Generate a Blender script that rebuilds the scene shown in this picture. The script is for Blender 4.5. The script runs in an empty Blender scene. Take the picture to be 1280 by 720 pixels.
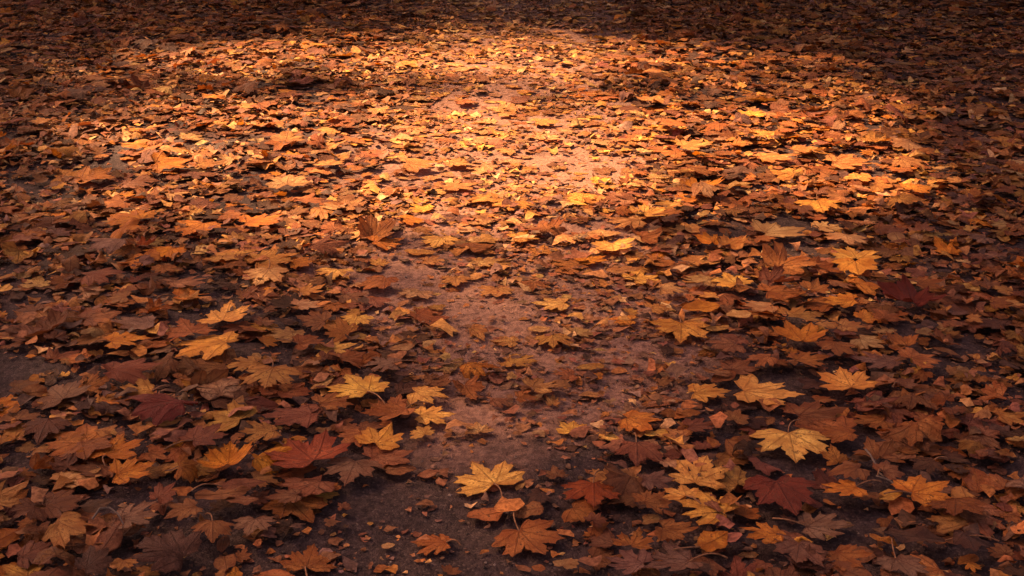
import bpy, math, random
import numpy as np
random.seed(7)
rng = np.random.default_rng(7)
R = math.radians
S = bpy.context.scene
COL = S.collection

# ------------------------------------------------------------------ camera
F = 1550.0                      # focal length in pixels of the 1280 px wide photograph
PITCH = R(21.3)
CAMH = 1.4
cd = bpy.data.cameras.new('camera')
cam = bpy.data.objects.new('camera', cd)
COL.objects.link(cam)
cam.location = (0, 0, CAMH)
cam.rotation_euler = (math.pi / 2 - PITCH, 0, 0)
cd.sensor_width = 36
cd.lens = 36 * F / 1280
cd.clip_start = 0.05
cd.clip_end = 2000
cd.dof.use_dof = False
S.camera = cam
cp, sp = math.cos(PITCH), math.sin(PITCH)

def at(px, py, z=0.0):          # photograph pixel -> point on the ground
    u, v = (px - 640) / F, (360 - py) / F
    dx, dy, dz = u, cp + v * sp, -sp + v * cp
    t = (z - CAMH) / dz
    return dx * t, dy * t

def to_px(x, y, z):
    zz = z - CAMH
    depth = y * cp - zz * sp
    up = y * sp + zz * cp
    depth = np.maximum(depth, 1e-3)
    return 640 + F * x / depth, 360 - F * up / depth

# ------------------------------------------------------------------ noise helpers
def vnoise(x, y, seed):
    xi, yi = np.floor(x).astype(np.int64), np.floor(y).astype(np.int64)
    xf, yf = x - xi, y - yi
    def h(a, b):
        n = (a * 374761393 + b * 668265263 + seed * 1442695041) & 0x7fffffff
        n = ((n ^ (n >> 13)) * 1274126177) & 0x7fffffff
        return ((n ^ (n >> 16)) & 0xffff) / 65535.0
    u, v = xf * xf * (3 - 2 * xf), yf * yf * (3 - 2 * yf)
    return (h(xi, yi) * (1 - u) + h(xi + 1, yi) * u) * (1 - v) + (h(xi, yi + 1) * (1 - u) + h(xi + 1, yi + 1) * u) * v

def fbm(x, y, seed, o=3):
    s, a, n = 0, 1.0, 0
    for k in range(o):
        s = s + a * vnoise(x * 2 ** k, y * 2 ** k, seed + k * 17)
        n += a
        a *= .5
    return s / n

# where the path runs (image row -> centre and half width), used to lay leaves off or on it
ROWS = [-60, 0, 100, 200, 300, 400, 500, 600, 720, 900]
PC = [640, 640, 625, 640, 620, 655, 690, 560, 470, 430]
PW = [130, 140, 165, 195, 190, 215, 205, 190, 245, 300]

def dens(x, y):                 # 0 = bare path, 1 = deep leaves
    px, py = to_px(x, y, 0 * x)
    c, w = np.interp(py, ROWS, PC), np.interp(py, ROWS, PW)
    d = np.abs(px - c) / w
    n = fbm(x * 1.6 + 3, y * 1.6, 5) - .5
    d = d + n * .65
    return np.clip((d - .48) / .80, 0, 1)

def gz(x, y):                   # ground height
    return (fbm(x * .9, y * .9, 1, 2) - .5) * .05 + (fbm(x * 5, y * 5, 2, 2) - .5) * .012

def litter_h(x, y):             # top of the loose leaves
    d = dens(x, y)
    m = np.clip(fbm(x * 1.3 + 9, y * 1.1, 8) - .45, 0, 1)
    return .005 + d * (.013 + .085 * m)

# ------------------------------------------------------------------ nodes
def mat(name):
    m = bpy.data.materials.new(name)
    m.use_nodes = True
    m.node_tree.nodes.clear()
    return m, m.node_tree

class G:
    def __init__(s, nt): s.nt = nt
    def n(s, t, ins=None, **kw):
        nd = s.nt.nodes.new(t)
        for k, v in kw.items(): setattr(nd, k, v)
        for k, v in (ins or {}).items():
            if isinstance(v, bpy.types.NodeSocket): s.nt.links.new(v, nd.inputs[k])
            else: nd.inputs[k].default_value = v
        return nd
    def m(s, op, a, b=0.0, c=0.0, clamp=False):
        return s.n('ShaderNodeMath', {0: a, 1: b, 2: c}, operation=op, use_clamp=clamp).outputs[0]
    def mr(s, v, a, b, c=0.0, d=1.0, smooth=True):
        return s.n('ShaderNodeMapRange', {0: v, 1: a, 2: b, 3: c, 4: d}, interpolation_type='SMOOTHSTEP' if smooth else 'LINEAR').outputs[0]
    def mix(s, f, a, b, mode='MIX'):
        nd = s.n('ShaderNodeMix', data_type='RGBA', blend_type=mode)
        for i, v in ((0, f), (6, a), (7, b)):
            if isinstance(v, bpy.types.NodeSocket): s.nt.links.new(v, nd.inputs[i])
            else: nd.inputs[i].default_value = v
        return nd.outputs[2]

def leaf_material(name, kind):
    m, nt = mat(name)
    g = G(nt)
    tint = g.n('ShaderNodeAttribute', attribute_name='tint').outputs['Color']
    info = g.n('ShaderNodeSeparateXYZ', {0: g.n('ShaderNodeAttribute', attribute_name='leafuv').outputs['Vector']})
    x, y, rnd = info.outputs
    edge = g.n('ShaderNodeAttribute', attribute_name='edge').outputs['Fac']
    p = g.n('ShaderNodeCombineXYZ', {0: x, 1: y, 2: g.m('MULTIPLY', rnd, 60.0)}).outputs[0]
    n1 = g.n('ShaderNodeTexNoise', {'Vector': p, 'Scale': 2.6, 'Detail': 4.0, 'Roughness': .6}).outputs[0]
    n2 = g.n('ShaderNodeTexNoise', {'Vector': p, 'Scale': 15.0, 'Detail': 3.0, 'Roughness': .6}).outputs[0]
    n3 = g.n('ShaderNodeTexVoronoi', {'Vector': p, 'Scale': 20.0}, feature='DISTANCE_TO_EDGE').outputs[0]
    ax = g.m('ABSOLUTE', x)
    if kind == 'maple':
        d = None
        for (tx, ty, k) in ((0, 1, 1.), (.62, .70, 1.), (.78, .12, 1.1), (.33, -.15, 1.2)):
            l = math.hypot(tx, ty)
            tx, ty = tx / l, ty / l
            perp = g.m('ABSOLUTE', g.m('SUBTRACT', g.m('MULTIPLY', ax, ty), g.m('MULTIPLY', y, tx)))
            along = g.m('ADD', g.m('MULTIPLY', ax, tx), g.m('MULTIPLY', y, ty))
            perp = g.m('ADD', g.m('MULTIPLY', perp, k), g.m('MULTIPLY', g.m('LESS_THAN', along, 0.0), 5.0))
            perp = g.m('ADD', perp, g.m('MULTIPLY', along, .010))      # veins thin out towards the tip
            d = perp if d is None else g.m('MINIMUM', d, perp)
        vein = g.mr(d, .010, .030, 1.0, 0.0)
        # side veins leaving the main ones
        sv = g.m('ABSOLUTE', g.m('SINE', g.m('MULTIPLY', g.m('ADD', g.m('SQRT', g.m('ADD', g.m('MULTIPLY', x, x), g.m('MULTIPLY', y, y))), g.m('MULTIPLY', d, -.9)), 17.0)))
        side = g.mr(sv, .02, .22, .55, 0.0)
    else:
        vein = g.mr(ax, .008, .026, 1.0, 0.0)
        sv = g.m('ABSOLUTE', g.m('SINE', g.m('MULTIPLY', g.m('SUBTRACT', y, g.m('MULTIPLY', ax, .8)), 26.0)))
        side = g.mr(sv, .02, .22, .6, 0.0)
    allv = g.m('MAXIMUM', vein, side)
    c = g.mix(g.mr(n1, .3, .72), g.mix(1.0, tint, (.64, .48, .40, 1), 'MULTIPLY'), g.mix(1.0, tint, (1.22, 1.20, 1.12, 1), 'MULTIPLY'))
    c = g.mix(g.m('MULTIPLY', g.mr(n3, .0, .08, 1, 0), .30), c, g.mix(1.0, tint, (.45, .35, .28, 1), 'MULTIPLY'))
    c = g.mix(g.m('MULTIPLY', allv, .60), c, g.mix(1.0, tint, (.42, .28, .22, 1), 'MULTIPLY'))
    spot = g.m('MULTIPLY', g.mr(n2, .57, .63), g.mr(n1, .35, .6))
    c = g.mix(g.m('MULTIPLY', spot, .8), c, (.075, .03, .016, 1))
    n4 = g.n('ShaderNodeTexNoise', {'Vector': g.n('ShaderNodeVectorMath', {0: p, 1: (7.3, 1.9, 4.1)}, operation='ADD').outputs[0], 'Scale': 1.4, 'Detail': 2.0}).outputs[0]
    c = g.mix(g.m('MULTIPLY', g.mr(g.m('ADD', n4, g.m('MULTIPLY', edge, .18)),   .52, .80), .42), c, g.mix(1.0, tint, (.72, .42, .32, 1), 'MULTIPLY'))
    en = g.m('ADD', edge, g.m('MULTIPLY', g.m('SUBTRACT', n1, .5), .9))
    c = g.mix(g.m('MULTIPLY', g.mr(en, .86, 1.10), .7), c, g.mix(1.0, tint, (.38, .24, .18, 1), 'MULTIPLY'))
    hgt = g.m('ADD', g.m('MULTIPLY', allv, -.6), g.m('ADD', g.m('MULTIPLY', n2, .55), g.m('MULTIPLY', g.mr(n3, 0, .1), .35)))
    b = g.n('ShaderNodeBump', {'Height': hgt, 'Strength': .8, 'Distance': .006}).outputs[0]
    pr = g.n('ShaderNodeBsdfPrincipled', {'Base Color': c, 'Roughness': g.mr(n1, .3, .7, .55, .8), 'Specular IOR Level': .09, 'Normal': b}).outputs[0]
    tr = g.n('ShaderNodeBsdfTranslucent', {'Color': g.mix(1.0, c, (1.2, .85, .55, 1), 'MULTIPLY')}).outputs[0]
    mx = g.n('ShaderNodeMixShader', {0: .22, 1: pr, 2: tr}).outputs[0]
    g.n('ShaderNodeOutputMaterial', {0: mx})
    return m

def soil_material():
    m, nt = mat('soil')
    g = G(nt)
    pos = g.n('ShaderNodeNewGeometry').outputs['Position']
    near = g.n('ShaderNodeAttribute', attribute_name='damp').outputs['Fac']
    n1 = g.n('ShaderNodeTexNoise', {'Vector': pos, 'Scale': 3.0, 'Detail': 6.0, 'Roughness': .65}).outputs[0]
    n2 = g.n('ShaderNodeTexNoise', {'Vector': pos, 'Scale': 60.0, 'Detail': 5.0, 'Roughness': .7}).outputs[0]
    v = g.n('ShaderNodeTexVoronoi', {'Vector': pos, 'Scale': 210.0})
    v2 = g.n('ShaderNodeTexVoronoi', {'Vector': pos, 'Scale': 48.0})
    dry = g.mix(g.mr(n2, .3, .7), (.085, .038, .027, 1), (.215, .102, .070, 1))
    wet_shaded = g.mix(g.mr(n2, .3, .7), (.015, .0085, .0078, 1), (.044, .0245, .0215, 1))
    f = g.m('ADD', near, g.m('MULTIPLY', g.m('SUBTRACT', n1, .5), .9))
    c = g.mix(g.mr(f, .25, .8), dry, wet_shaded)
    cell = g.n('ShaderNodeSeparateColor', {0: v.outputs['Color']}).outputs[0]
    c = g.mix(g.m('MULTIPLY', g.mr(cell, .86, .98), .3), c, (.13, .08, .065, 1))
    c = g.mix(g.m('MULTIPLY', g.mr(n1, .60, .74), .6), c, (.016, .010, .010, 1))
    h = g.m('ADD', g.m('MULTIPLY', n2, 1.0), g.m('ADD', g.m('MULTIPLY', v.outputs['Distance'], -.5), g.m('MULTIPLY', v2.outputs['Distance'], -.6)))
    b = g.n('ShaderNodeBump', {'Height': h, 'Strength': .55, 'Distance': .008}).outputs[0]
    pr = g.n('ShaderNodeBsdfPrincipled', {'Base Color': c, 'Roughness': .85, 'Specular IOR Level': .06, 'Normal': b}).outputs[0]
    g.n('ShaderNodeOutputMaterial', {0: pr})
    return m

def plain(name, col, rough=.8, var=.5, scale=8.0):
    m, nt = mat(name)
    g = G(nt)
    n1 = g.n('ShaderNodeTexNoise', {'Vector': g.n('ShaderNodeTexCoord').outputs['Object'], 'Scale': scale, 'Detail': 5.0}).outputs[0]
    c = g.mix(n1, tuple(a * (1 - var) for a in col) + (1,), tuple(a * (1 + var) for a in col) + (1,))
    b = g.n('ShaderNodeBump', {'Height': n1, 'Strength': .5, 'Distance': .02}).outputs[0]
    pr = g.n('ShaderNodeBsdfPrincipled', {'Base Color': c, 'Roughness': rough, 'Specular IOR Level': .25, 'Normal': b}).outputs[0]
    g.n('ShaderNodeOutputMaterial', {0: pr})
    return m

def tint_mat(name, transl=0.0, rough=.7):
    m, nt = mat(name)
    g = G(nt)
    tint = g.n('ShaderNodeAttribute', attribute_name='tint').outputs['Color']
    n1 = g.n('ShaderNodeTexNoise', {'Vector': g.n('ShaderNodeNewGeometry').outputs['Position'], 'Scale': 90.0, 'Detail': 5.0, 'Roughness': .7}).outputs[0]
    c = g.mix(1.0, tint, g.mix(g.mr(n1, .3, .7), (.42, .34, .30, 1), (1.2, 1.16, 1.1, 1)), 'MULTIPLY')
    sh = g.n('ShaderNodeBsdfPrincipled', {'Base Color': c, 'Roughness': rough, 'Specular IOR Level': .08}).outputs[0]
    if transl:
        tr = g.n('ShaderNodeBsdfTranslucent', {'Color': c}).outputs[0]
        sh = g.n('ShaderNodeMixShader', {0: transl, 1: sh, 2: tr}).outputs[0]
    g.n('ShaderNodeOutputMaterial', {0: sh})
    return m

M_MAPLE = leaf_material('maple_leaf_blade', 'maple')
M_OVAL = leaf_material('oval_leaf_blade', 'oval')
M_SOIL = soil_material()
M_STALK = tint_mat('leaf_stalk')
M_CRUMB = tint_mat('leaf_crumb', .12)
M_STONE = tint_mat('grit', 0, .6)
M_BARK = plain('bark', (.07, .05, .04), .9, .5, 6)
M_CROWN = tint_mat('crown_foliage', .2)
M_TWIG = plain('twig_bark', (.09, .055, .04), .85, .5, 60)

# ------------------------------------------------------------------ mesh from arrays
def mesh_arrays(name, V, faces, mats, mat_idx=None, attrs=None, smooth=True):
    """faces: list of int arrays (n,3) or (n,4)."""
    me = bpy.data.meshes.new(name)
    nl = sum(f.size for f in faces)
    nf = sum(len(f) for f in faces)
    me.vertices.add(len(V))
    me.vertices.foreach_set('co', np.asarray(V, np.float32).ravel())
    me.loops.add(nl)
    me.loops.foreach_set('vertex_index', np.concatenate([f.ravel() for f in faces]).astype(np.int32))
    me.polygons.add(nf)
    ln = np.concatenate([np.full(len(f), f.shape[1]) for f in faces])
    me.polygons.foreach_set('loop_start', (np.cumsum(ln) - ln).astype(np.int32))
    me.polygons.foreach_set('use_smooth', np.full(nf, smooth))
    for m in mats: me.materials.append(m)
    if mat_idx is not None: me.polygons.foreach_set('material_index', mat_idx.astype(np.int32))
    for k, (typ, a) in (attrs or {}).items():
        at_ = me.attributes.new(k, typ, 'POINT')
        key = {'FLOAT_COLOR': 'color', 'FLOAT_VECTOR': 'vector', 'FLOAT': 'value'}[typ]
        at_.data.foreach_set(key, np.asarray(a, np.float32).ravel())
    me.update(calc_edges=True)
    return me

def link(name, me, parent=None, loc=None):
    o = bpy.data.objects.new(name, me)
    COL.objects.link(o)
    if parent: o.parent = parent
    if loc is not None: o.location = loc
    return o

def tag(o, label=None, cat=None, group=None, kind=None):
    for k, v in (('label', label), ('category', cat), ('group', group), ('kind', kind)):
        if v: o[k] = v
    return o

# ------------------------------------------------------------------ leaf shapes
HALF = [(0, 1.0), (.06, .85), (.17, .83), (.135, .67), (.24, .625), (.15, .43), (.29, .565), (.40, .69), (.455, .60), (.64, .70), (.57, .50),
        (.69, .43), (.52, .325), (.39, .215), (.56, .22), (.64, .205), (.79, .11), (.62, .03), (.60, -.075), (.41, -.075), (.31, -.17), (.14, -.09)]
HALF2 = [(0, 1.0), (.075, .80), (.20, .74), (.15, .56), (.13, .47), (.27, .54), (.37, .66), (.55, .72), (.53, .55), (.64, .47), (.47, .36),
         (.36, .26), (.55, .27), (.63, .30), (.74, .20), (.60, .10), (.57, -.02), (.42, -.05), (.33, -.16), (.15, -.10)]
CEN = np.array([0, .17])

def outline(half, sub=True, sag=.09):
    pts = half + [(0, 0.0)] + [(-x, y) for x, y in reversed(half[1:])]
    pts = np.array(pts, float)
    if sub:
        nx = np.roll(pts, -1, 0)
        mid = (pts + nx) / 2
        mid = CEN + (mid - CEN) * (1 - sag * np.linalg.norm(nx - pts, axis=1, keepdims=True))
        pts = np.stack([pts, mid], 1).reshape(-1, 2)
    return pts

def oval_outline(n, teeth=.02):
    t = np.linspace(0, 2 * math.pi, n, endpoint=False)
    y = .5 + .5 * np.cos(t)
    w = .33 * np.sin(math.pi * np.clip(y, 0, 1) ** .85) ** .8
    x = w * np.sign(np.sin(t)) 
    x = x * (1 + teeth * np.where(np.arange(n) % 2, 1, -1))
    return np.stack([x, y], 1)

OUT = {('A', 1): outline(HALF), ('A', 0): outline(HALF, False), ('B', 1): outline(HALF2), ('B', 0): outline(HALF2, False),
       ('O', 1): oval_outline(48), ('O', 0): oval_outline(18, .0)}

def env_radius(base, cen):
    d = base - cen
    r = np.linalg.norm(d, axis=1)
    a = np.arctan2(d[:, 1], d[:, 0])
    e = np.zeros_like(r)
    for i in range(len(r)):
        dd = np.abs((a - a[i] + math.pi) % (2 * math.pi) - math.pi)
        e[i] = np.max(r * np.exp(-(dd / .38) ** 2))
    return np.maximum(e, r)

def build(form, lod, B, P, rings):
    """B leaves of one form at once, in leaf units, tip towards +y. Returns V (B,M,3), uv (M,2) per leaf, edge (M), faces."""
    base = OUT[(form, lod)]
    cen = CEN if form != 'O' else np.array([0, .5])
    N = len(base)
    d = base - cen
    r = np.linalg.norm(d, axis=1)[None]
    th = np.arctan2(d[:, 1], d[:, 0])[None]
    e = env_radius(base, cen)[None]
    sh = P['shallow'][:, None]
    rr = r ** (1 - sh) * e ** sh
    j = 1.0
    for k, amp in ((1, .05), (2, .06), (3, .05), (5, .05)):
        j = j + amp * P['jit'][:, None] * np.sin(k * th + rng.uniform(0, 6.28, (B, 1)))
    j = j * (1 + rng.normal(0, .022, (B, N)) * P['jit'][:, None])
    rr = rr * j
    if 'cut' in P:              # torn leaves: a ragged straight edge
        cc = np.cos(th - P['cuta'][:, None])
        rr = np.where(cc > .05, np.minimum(rr, P['cut'][:, None] / np.maximum(cc, .05) * (1 + rng.normal(0, .07, (B, N)))), rr)
    ox, oy = rr * np.cos(th), rr * np.sin(th)
    ts = np.array(rings)
    X = np.concatenate([np.zeros((B, 1)), (ts[None, :, None] * ox[:, None, :]).reshape(B, -1)], 1)
    Y = np.concatenate([np.zeros((B, 1)), (ts[None, :, None] * oy[:, None, :]).reshape(B, -1)], 1)
    UV = np.concatenate([cen[None], (cen + ts[:, None, None] * d[None]).reshape(-1, 2)], 0)
    edge = np.concatenate([[0], np.repeat(ts, N)])
    TH = np.concatenate([[0], np.tile(th[0], len(ts))])[None]
    Y = Y + cen[1]
    X = X * P['kx'][:, None]
    rho = np.sqrt(X ** 2 + (Y - .2) ** 2)
    ph = lambda: rng.uniform(0, 6.28, (B, 1))
    Z = P['cup'][:, None] * rho ** 2
    # lobes fold along their veins
    al = np.abs(np.arctan2(UV[:, 0], UV[:, 1]))[None]
    if form != 'O':
        va = np.array([0, .73, 1.42, 2.1])
        dv = np.min(np.abs(al[..., None] - va), -1)
        Z = Z + P['vee'][:, None] * np.minimum(dv, .35) * np.sqrt(UV[:, 0] ** 2 + UV[:, 1] ** 2)[None]
    else:
        Z = Z + P['vee'][:, None] * np.abs(X) * .6
    Z = Z + P['rip'][:, None] * edge[None] ** 2 * (np.sin(3 * TH + ph()) * .6 + np.sin(5 * TH + ph()) * .5 + np.sin(9 * TH + ph()) * .25)
    for k in range(3):
        a = ph()
        Z = Z + P['wob'][:, None] * np.sin((X * np.cos(a) + Y * np.sin(a)) * (4 + 3 * k) + ph()) / (1 + .6 * k)
    # rolling about one or two axes
    for key, ang in (('roll', 'rolla'), ('roll2', 'rolla2')):
        k = P[key][:, None]
        k = np.where(np.abs(k) < 1e-3, 1e-3, k)
        a = P[ang][:, None]
        ca, sa = np.cos(a), np.sin(a)
        u = X * ca + (Y - .3) * sa
        v = -X * sa + (Y - .3) * ca
        q = np.clip(k * u, -2.6, 2.6)
        u2 = np.sin(q) / k - Z * np.sin(q)
        Z = (1 - np.cos(q)) / k + Z * np.cos(q)
        X = u2 * ca - v * sa
        Y = u2 * sa + v * ca + .3
    V = np.stack([X, Y, Z], -1)
    faces = []
    i = np.arange(N)
    i2 = (i + 1) % N
    faces.append(np.stack([np.zeros(N, int), 1 + i, 1 + i2], 1))
    quads = []
    for q in range(len(ts) - 1):
        a0, a1 = 1 + q * N, 1 + (q + 1) * N
        quads.append(np.stack([a0 + i, a1 + i, a1 + i2, a0 + i2], 1))
    if quads: faces.append(np.concatenate(quads))
    return V, UV, edge, faces

def rotz(V, a):
    c, s = np.cos(a)[:, None], np.sin(a)[:, None]
    return np.stack([V[..., 0] * c - V[..., 1] * s, V[..., 0] * s + V[..., 1] * c, V[..., 2]], -1)

def tilt(V, amt, dirn):         # tilt about a horizontal axis
    V = rotz(V, -dirn)
    c, s = np.cos(amt)[:, None], np.sin(amt)[:, None]
    V = np.stack([V[..., 0], V[..., 1] * c - V[..., 2] * s, V[..., 1] * s + V[..., 2] * c], -1)
    return rotz(V, dirn)

def params(B, flat=1.0, curl=0.0):
    u = lambda a, b: rng.uniform(a, b, B)
    sg = lambda: np.where(rng.random(B) < .5, -1, 1)
    return dict(shallow=u(0, .35), jit=u(.6, 1.3), kx=u(.78, .95), cup=u(-.16, .12) * flat, vee=u(-.25, .22) * flat, rip=u(.01, .05) * flat + curl * .06,
                wob=u(.004, .016) * flat + curl * .02, roll=u(-.5, .5) * flat + curl * sg() * u(1.0, 2.4), rolla=u(0, 6.28),
                roll2=u(-.3, .3) * flat + curl * sg() * u(.3, 1.3), rolla2=u(0, 6.28))

PAL = {'yellow': (.74, .42, .11), 'gold': (.66, .335, .092), 'gold_orange': (.58, .26, .060), 'orange': (.50, .175, .034), 'bright_orange': (.56, .185, .026),
       'ochre': (.42, .185, .058), 'tan': (.44, .235, .10), 'rust': (.31, .104, .034), 'red_orange': (.29, .065, .024), 'dark_red': (.15, .030, .020),
       'red_brown': (.205, .068, .038), 'brown': (.23, .088, .040), 'taupe': (.185, .090, .060), 'dark_brown': (.090, .040, .025)}
WORD = {'yellow': 'bright yellow', 'gold': 'golden', 'gold_orange': 'amber', 'orange': 'orange', 'bright_orange': 'vivid orange', 'ochre': 'ochre', 'tan': 'tan',
        'rust': 'rust coloured', 'red_orange': 'vermilion', 'dark_red': 'deep crimson', 'red_brown': 'reddish brown', 'brown': 'mid brown', 'taupe': 'greyish brown', 'dark_brown': 'dark brown'}

# ------------------------------------------------------------------ ground
def axis(a, b, step, far):
    core = np.arange(a, b + 1e-6, step)
    lo, hi, s = [a], [b], step
    while hi[-1] < far:
        s *= 1.35
        hi.append(hi[-1] + s)
        lo.append(lo[-1] - s)
    return np.concatenate([np.array(lo[:0:-1]), core, np.array(hi[1:])])

gx, gy = axis(-5.2, 5.2, .03, 600), axis(1.2, 11.5, .03, 600)
XX, YY = np.meshgrid(gx, gy)
def soil_z(x, y):
    inn = np.exp(-np.maximum(np.hypot(x, y - 6) - 12, 0) / 6)
    return gz(x, y) + ((fbm(x * 22, y * 22, 3, 2) - .5) * .014 + (fbm(x * 60, y * 60, 4, 1) - .5) * .006) * inn
ZZ = soil_z(XX, YY)
nx, ny = len(gx), len(gy)
idx = np.arange(nx * ny).reshape(ny, nx)
fq = np.stack([idx[:-1, :-1], idx[:-1, 1:], idx[1:, 1:], idx[1:, :-1]], -1).reshape(-1, 4)
dn = dens(XX, YY)
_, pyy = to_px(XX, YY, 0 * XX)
damp = np.clip((pyy - 420) / 270, 0, 1) * .95 + dn * .75  # damp near the viewer; second term paints shade under deep verge leaves
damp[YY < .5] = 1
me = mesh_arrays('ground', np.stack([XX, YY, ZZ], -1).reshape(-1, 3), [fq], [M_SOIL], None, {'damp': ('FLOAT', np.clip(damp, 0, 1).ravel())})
tag(link('path', me), kind='structure', label='bare earth path running under the fallen leaves', cat='path')

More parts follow.
